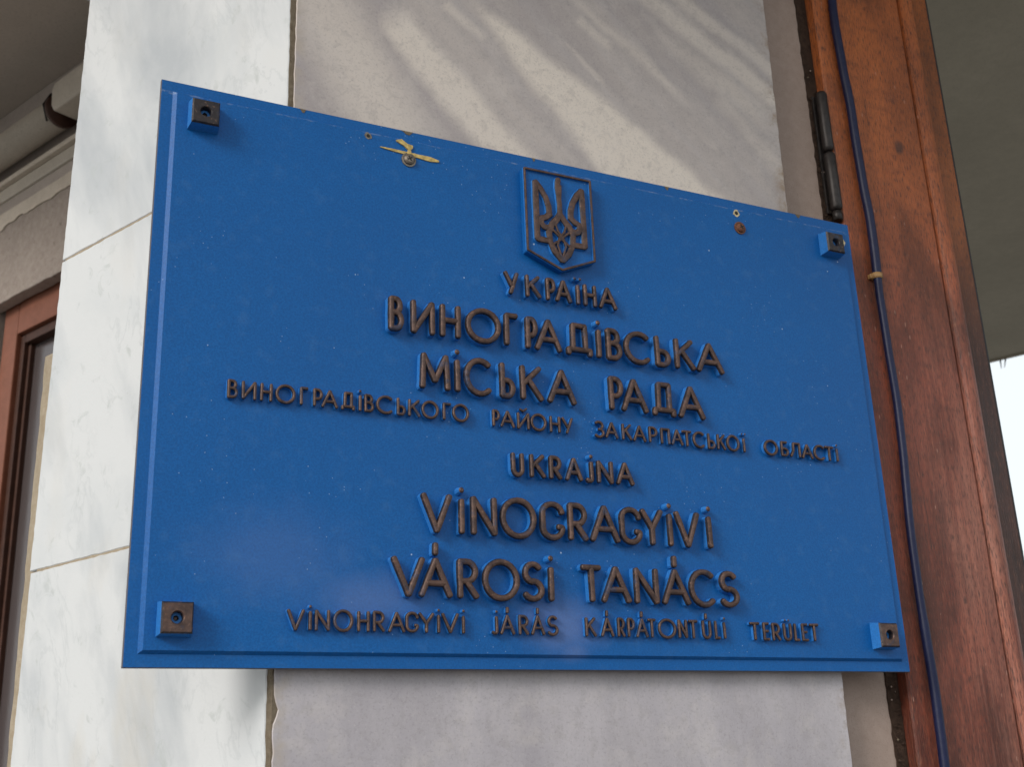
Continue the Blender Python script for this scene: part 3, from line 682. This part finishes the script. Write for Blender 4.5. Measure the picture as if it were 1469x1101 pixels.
LINES = [
(2063.1, 21.9, 7.0, [('У', 291.8, 306.5), ('К', 312.7, 328.2), ('Р', 332.4, 342.2), ('А', 341.6, 358.4), ('Ї', 361.6, 367.0), ('Н', 369.9, 383.3), ('А', 385.5, 404.7)]),
(2014.9, 30.5, 8.0, [('В', 186.6, 200.1), ('И', 205.9, 227.1), ('Н', 231.5, 250.2), ('О', 254.3, 287.2), ('Г', 289.9, 303.8), ('Р', 310.1, 322.2), ('А', 318.7, 345.3), ('Д', 349.3, 375.4), ('І', 379.5, 384.7), ('В', 389.6, 405.9), ('С', 407.8, 436.3), ('Ь', 440.6, 456.7), ('К', 461.4, 483.8), ('А', 484.5, 515.1)]),
(1968.4, 32.0, 8.0, [('М', 213.2, 240.0), ('І', 243.6, 248.7), ('С', 252.0, 278.4), ('Ь', 284.4, 298.8), ('К', 303.4, 325.4), ('А', 328.5, 356.8)]),
(1968.4, 32.0, 8.0, [('Р', 389.1, 403.9), ('А', 401.2, 429.1), ('Д', 433.3, 457.7), ('А', 460.5, 489.5)]),
(1945.0, 15.0, 4.6, [('В', 60.7, 68.9), ('И', 71.4, 82.6), ('Н', 85.3, 94.7), ('О', 96.9, 112.6), ('Г', 116.0, 123.0), ('Р', 126.4, 134.2), ('А', 132.9, 146.5), ('Д', 148.6, 159.9), ('І', 162.6, 165.3), ('В', 167.6, 175.7), ('С', 177.0, 191.7), ('Ь', 194.4, 201.9), ('К', 204.0, 214.8), ('О', 215.3, 230.4), ('Г', 233.8, 241.6), ('О', 242.1, 257.2)]),
(1943.9, 15.0, 4.6, [('Р', 277.7, 284.7), ('А', 284.7, 298.3), ('Й', 300.2, 311.9), ('О', 312.6, 328.0), ('Н', 330.9, 341.2), ('У', 342.2, 353.5)]),
(1943.6, 15.2, 4.6, [('З', 374.4, 384.0), ('А', 384.5, 397.8), ('К', 401.2, 411.6), ('А', 412.4, 425.9), ('Р', 428.6, 437.7), ('П', 441.0, 451.0), ('А', 452.0, 464.8), ('Т', 463.7, 474.3), ('С', 474.8, 488.1), ('Ь', 490.9, 499.2), ('К', 501.0, 510.5), ('О', 511.3, 526.0), ('Ї', 528.7, 533.3)]),
(1943.6, 14.8, 4.6, [('О', 553.4, 569.5), ('Б', 572.8, 581.9), ('Л', 583.2, 596.0), ('А', 596.7, 610.4), ('С', 611.0, 624.9), ('Т', 624.5, 636.0), ('І', 637.9, 641.4)]),
(1902.4, 20.9, 7.0, [('U', 292.7, 304.4), ('K', 309.3, 324.3), ('R', 327.2, 339.4), ('A', 342.1, 359.0), ('J', 361.2, 369.4), ('N', 372.6, 388.6), ('A', 391.2, 409.3)]),
(1851.7, 32.6, 8.0, [('V', 212.8, 239.5), ('İ', 244.6, 249.4), ('N', 254.8, 277.8), ('O', 280.8, 313.4), ('G', 316.2, 339.0), ('R', 341.8, 360.8), ('A', 362.2, 391.0), ('G', 391.4, 413.3), ('Y', 411.5, 434.7), ('İ', 438.6, 444.3), ('V', 446.1, 472.4), ('İ', 479.6, 485.0)]),
(1801.8, 31.8, 8.0, [('V', 188.4, 216.1), ('Á', 210.3, 238.4), ('R', 242.2, 260.8), ('O', 263.4, 295.8), ('S', 297.6, 318.1), ('İ', 321.2, 326.7)]),
(1802.2, 31.3, 8.0, [('T', 351.2, 371.3), ('A', 369.6, 398.2), ('N', 401.4, 425.2), ('Á', 428.2, 456.8), ('C', 455.9, 483.6), ('S', 486.5, 507.8)]),
(1775.9, 15.8, 4.6, [('V', 109.7, 123.1), ('İ', 125.3, 128.9), ('N', 130.6, 142.1), ('O', 144.4, 159.9), ('H', 162.7, 172.4), ('R', 174.8, 184.4), ('A', 186.5, 200.2), ('G', 200.2, 211.0), ('Y', 210.8, 224.0), ('İ', 225.2, 229.2), ('V', 229.5, 244.1), ('İ', 245.8, 249.8)]),
(1775.9, 16.0, 4.6, [('J', 271.1, 277.0), ('Á', 278.6, 291.8), ('R', 294.5, 303.8), ('Á', 305.4, 318.0), ('S', 319.7, 330.1)]),
(1775.6, 16.0, 4.6, [('K', 354.2, 364.7), ('Á', 368.6, 381.1), ('R', 384.3, 391.7), ('P', 393.8, 401.0), ('Á', 401.9, 413.9), ('T', 413.2, 421.7), ('O', 423.4, 441.3), ('N', 443.3, 452.6), ('T', 453.4, 463.3), ('Ú', 467.3, 476.5), ('L', 480.2, 486.0), ('İ', 488.6, 492.6)]),
(1775.2, 15.8, 4.6, [('T', 516.8, 527.9), ('E', 530.9, 538.1), ('R', 540.6, 549.8), ('Ü', 552.8, 562.0), ('L', 564.7, 570.8), ('E', 573.2, 580.4), ('T', 581.9, 592.7)]),
]
for zb, H, h, seq in LINES:
    w = 2.45 if H > 25 else (1.85 if H > 18 else 1.2)
    for ch, x0, x1 in seq:
        R = Relief(); gl = GL[ALIAS.get(ch, ch)]; closed = gl[0] == 'closed'
        if closed: gl = gl[1:]
        dx = random.uniform(-.15, .15); dz = random.uniform(-.18, .18); sk = random.uniform(-.01, .01)
        wx = max(0.01, x1 - x0 - 2 * w)
        T = lambda p: ((x0 + w + p[0] * wx + dx + sk * p[1] * H) / 1000, (zb + w + p[1] * (H - 2 * w) + dz) / 1000)
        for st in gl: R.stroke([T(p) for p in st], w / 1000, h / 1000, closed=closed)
        xc = x0 + w + wx / 2
        if ch in 'Іİ' : R.dot(xc / 1000, (zb + H * 1.10) / 1000, w * 1.18 / 1000, h * 1.0 / 1000)
        if ch == 'J': R.dot((x1 - w) / 1000, (zb + H * 1.10) / 1000, w * 1.18 / 1000, h / 1000)
        if ch in 'ЇÜ':
            q = max(w * 1.25, wx * 0.28) if ch == 'Ü' else w * 1.45
            for sgn in (-1, 1): R.dot((xc + sgn * q) / 1000, (zb + H * 1.14) / 1000, w * 0.95 / 1000, h / 1000)
        if ch in 'ÁÚ': R.stroke([(xc / 1000, (zb + H * 1.08) / 1000), ((xc + .2) / 1000, (zb + H * 1.30) / 1000)], w * 1.0 / 1000, h / 1000)
        if ch == 'Й': R.stroke([T((.22, 1.30)), T((.5, 1.18)), T((.85, 1.36))], w * .8 / 1000, h / 1000)
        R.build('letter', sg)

# -- emblem: raised shield with worn rim and a trident
XS, ZS = 0.3490, 2.1
sh = [(0.3145, 2.1885), (0.3835, 2.1885), (0.3835, 2.1065), (0.3490, 2.0925), (0.3145, 2.1065)]
v, f = prism(FY, sh, YP - 0.0062, YP + 0.001)
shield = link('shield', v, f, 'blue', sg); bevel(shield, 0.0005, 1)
R = Relief(); ins = [(x + (0.0009 if x < .34 else (-.0009 if x > .36 else 0)), z + (-.0009 if z > 2.15 else .001)) for x, z in sh]
n = len(ins)
for i in range(n): R.stroke([ins[i], ins[(i + 1) % n]], 0.0011, 0.0026, YP - 0.0060)
R.build('rim', shield)
R = Relief(); w = 0.0029
def TT(p, sg_=1): return (XS + sg_ * p[0] / 1000, ZS + p[1] / 1000)
side = [
 [(23.6, 75.5), (23.8, 46), (23.8, 19.5)], [(23.8, 19.5), (12.5, 19.2)],
 [(23.6, 75.5), (18.5, 69.5), (13.8, 61.5), (11.2, 53), (10.8, 45.5), (14.5, 42), (19.0, 40.2), (20.0, 35.8), (16.5, 31.8), (11.0, 32.5)],
 [(0.4, 47), (3.5, 42), (8.6, 36.5), (12.2, 27.5), (11.2, 18.5), (7.0, 9.5), (0.3, 2.2)],
]
for st in side:
    for k in (-1, 1): R.stroke([TT(p, k) for p in st], w, 0.0034, YP - 0.0062)
for st, ww in (([(0, 82.5), (-.8, 79), (-1.2, 73.5), (-.5, 66), (0, 58), (0, 47)], 2.6), ([(1.2, 76), (1.0, 70), (0.2, 60)], 1.7),
           ([(-10.5, 32.5), (-4, 27), (3, 20.5), (9.8, 15.5)], 1.2), ([(10.5, 32.5), (4, 27), (-3, 20.5), (-9.8, 15.5)], 1.2),
           ([(0, 44), (-5.2, 36), (-3.2, 30), (2.0, 23.5), (4.2, 16), (0.4, 5)], 1.1), ([(0, 44), (5.2, 36), (3.2, 30), (-2.0, 23.5), (-4.2, 16), (-.4, 5)], 1.1)):
    R.stroke([TT(p) for p in st], ww / 1000, 0.0034, YP - 0.0062)
R.build('trident', shield)

# -- corner blocks with screw wells
def corner_block(cx, cz, tm):
    V = []; F = []; fm = []; K = 24; hb = 0.0118; hw = 0.0108; rin = 0.0042
    def sq(an, r):
        c, s_ = math.cos(an), math.sin(an); k = r / max(abs(c), abs(s_)); return (c * k, s_ * k)
    prof = [('sq', hw + 0.0012, 0.0), ('sq', hw, hb * 0.86), ('sq', hw - 0.0011, hb), ('c', rin + .0006, hb), ('c', rin, hb - .0008), ('c', rin * .9, hb * 0.52), ('c', rin * 0.45, hb * 0.50), ('c', rin * .25, hb * .38)]
    mats_ = [0, 2, tm, tm, 2, 0, 2]
    rings = []
    for t, r, h in prof:
        idx = []
        for k in range(K):
            an = 2 * math.pi * (k + 0.0) / K + math.pi / 4
            x, z = sq(an, r) if t == 'sq' else (math.cos(an) * r, math.sin(an) * r)
            V.append((cx + x, YP - h, cz + z)); idx.append(len(V) - 1)
        rings.append(idx)
    for i in range(len(rings) - 1):
        for k in range(K):
            F.append([rings[i][k], rings[i][(k + 1) % K], rings[i + 1][(k + 1) % K], rings[i + 1][k]]); fm.append(mats_[i])
    F.append(rings[-1]); fm.append(1)
    return link('corner_block', V, F, ['blue_edge', 'bronze', 'patina'], sg, fm=fm)
for cx, cz, tm in ((0.0333, 2.1766, 2), (0.0320, 1.7824, 1), (0.6670, 2.1746, 2), (0.6676, 1.7816, 1)): corner_block(cx, cz, tm)

# -- two screws with cross recess, two empty holes with chipped rims
def lathe(name, cx, cz, prof, mat, parent, y0=YP, K=20, label=None):
    V = []; F = []; rings = []
    for r, h in prof:
        rings.append([len(V) + k for k in range(K)])
        V += [(cx + math.cos(2 * math.pi * k / K) * r, y0 - h, cz + math.sin(2 * math.pi * k / K) * r) for k in range(K)]
    for i in range(len(rings) - 1):
        for k in range(K): F.append([rings[i][k], rings[i][(k + 1) % K], rings[i + 1][(k + 1) % K], rings[i + 1][k]])
    F.append(rings[-1])
    return link(name, V, F, mat, parent, label=label)
for (cx, cz, mt, lb) in ((0.2077, 2.1765, 'steel', 'grey cross-head screw under the yellow smear'), (0.5556, 2.1752, 'rust', 'rusty cross-head screw at the right')):
    s_ = lathe('screw', cx, cz, [(.0066, 0), (.0066, .0010), (.0052, .0013), (.0050, .0010), (.0046, .0026), (.0030, .0036), (.0012, .0038)], mt, sg, label=lb)
    for an in (0.5, 0.5 + math.pi / 2):
        c, s2 = math.cos(an), math.sin(an); L, wv = 0.0024, 0.0006
        P = [(cx + c * a - s2 * b, cz + s2 * a + c * b) for a, b in ((-L, -wv), (L, -wv), (L, wv), (-L, wv))]
        dd = 0.00393 if an < 1 else 0.00400
        part('slot', FY, P, YP - dd, YP - 0.0030, 'hole', s_)
for (cx, cz, big) in ((0.1711, 2.1919, 1.0), (0.5532, 2.1911, 1.25)):
    rim = []
    for k in range(16):
        an = 2 * math.pi * k / 16; r = 0.0030 * big * random.uniform(.85, 1.25); rim.append((cx + r * math.cos(an), cz + r * math.sin(an)))
    hr = part('hole_rim', FY, rim, YP - 0.0003, YP + .0006, 'cream' if big > 1.1 else 'steel', sg, label='old screw hole with a chipped rim')
    lathe('hole', cx, cz, [(0.0016 * big, 0.00055), (0.0013 * big, .00062), (.0004, .0005)], 'hole', hr, K=14)

# -- dried yellow smear, chips and drips on the plaque
def blob(name, P, mat, th=0.0006, label=None):
    return part(name, FY, P, YP - th, YP + 0.0006, mat, sg, label=label)
def lens(x0, z0, x1, z1, w0, w1, n=14):
    d = Vector((x1 - x0, z1 - z0)); L = d.length; d.normalize(); nm = Vector((-d.y, d.x)); up = []; dn = []
    for i in range(n + 1):
        t = i / n; ww = (w0 + (w1 - w0) * t) * min(1, 4.0 * t + .25) * min(1, 6 * (1 - t) + .35) * random.uniform(.85, 1.12)
        c = Vector((x0, z0)) + d * L * t; up.append(tuple(c + nm * ww)); dn.append(tuple(c - nm * ww))
    return up + dn[::-1]
blob('glue_smear', lens(0.1818, 2.1836, 0.2358, 2.1808, 0.0009, 0.0023), 'glue', 0.0009, 'thin yellow smear of dried glue above the left screw')
blob('glue_smear', [(0.1960, 2.1930), (0.2010, 2.1950), (0.2065, 2.1915), (0.2115, 2.1908), (0.2112, 2.1880), (0.2096, 2.1862), (0.2100, 2.1822), (0.2062, 2.1818), (0.2070, 2.1862), (0.2030, 2.1893), (0.1970, 2.1918)], 'glue', 0.0013, 'yellow blob of dried glue')
blob('paint_chip', [(0.6858, 2.1868), (0.6878, 2.1862), (0.6900, 2.1830), (0.6884, 2.1790), (0.6872, 2.1800), (0.6862, 2.1835)], 'cream', 0.0005, 'cream chip beside the upper right block')
for (x, z, w_) in ((0.6340, 2.2045, 0.004), (0.115, 2.2050, 0.003), (0.208, 2.2052, 0.006), (0.331, 2.2054, 0.002), (0.475, 2.2050, 0.003)):
    P = [(x - w_, 2.2062), (x + w_ * .9, 2.2062), (x + w_ * .3, 2.2040 - random.uniform(0, .002)), (x - w_ * .2, 2.2030), (x - w_ * .6, 2.2050)]
    part('paint_chip', FY, P, -0.0003, 0.0006, 'mortar', sg, label='chip in the top edge of the plaque')
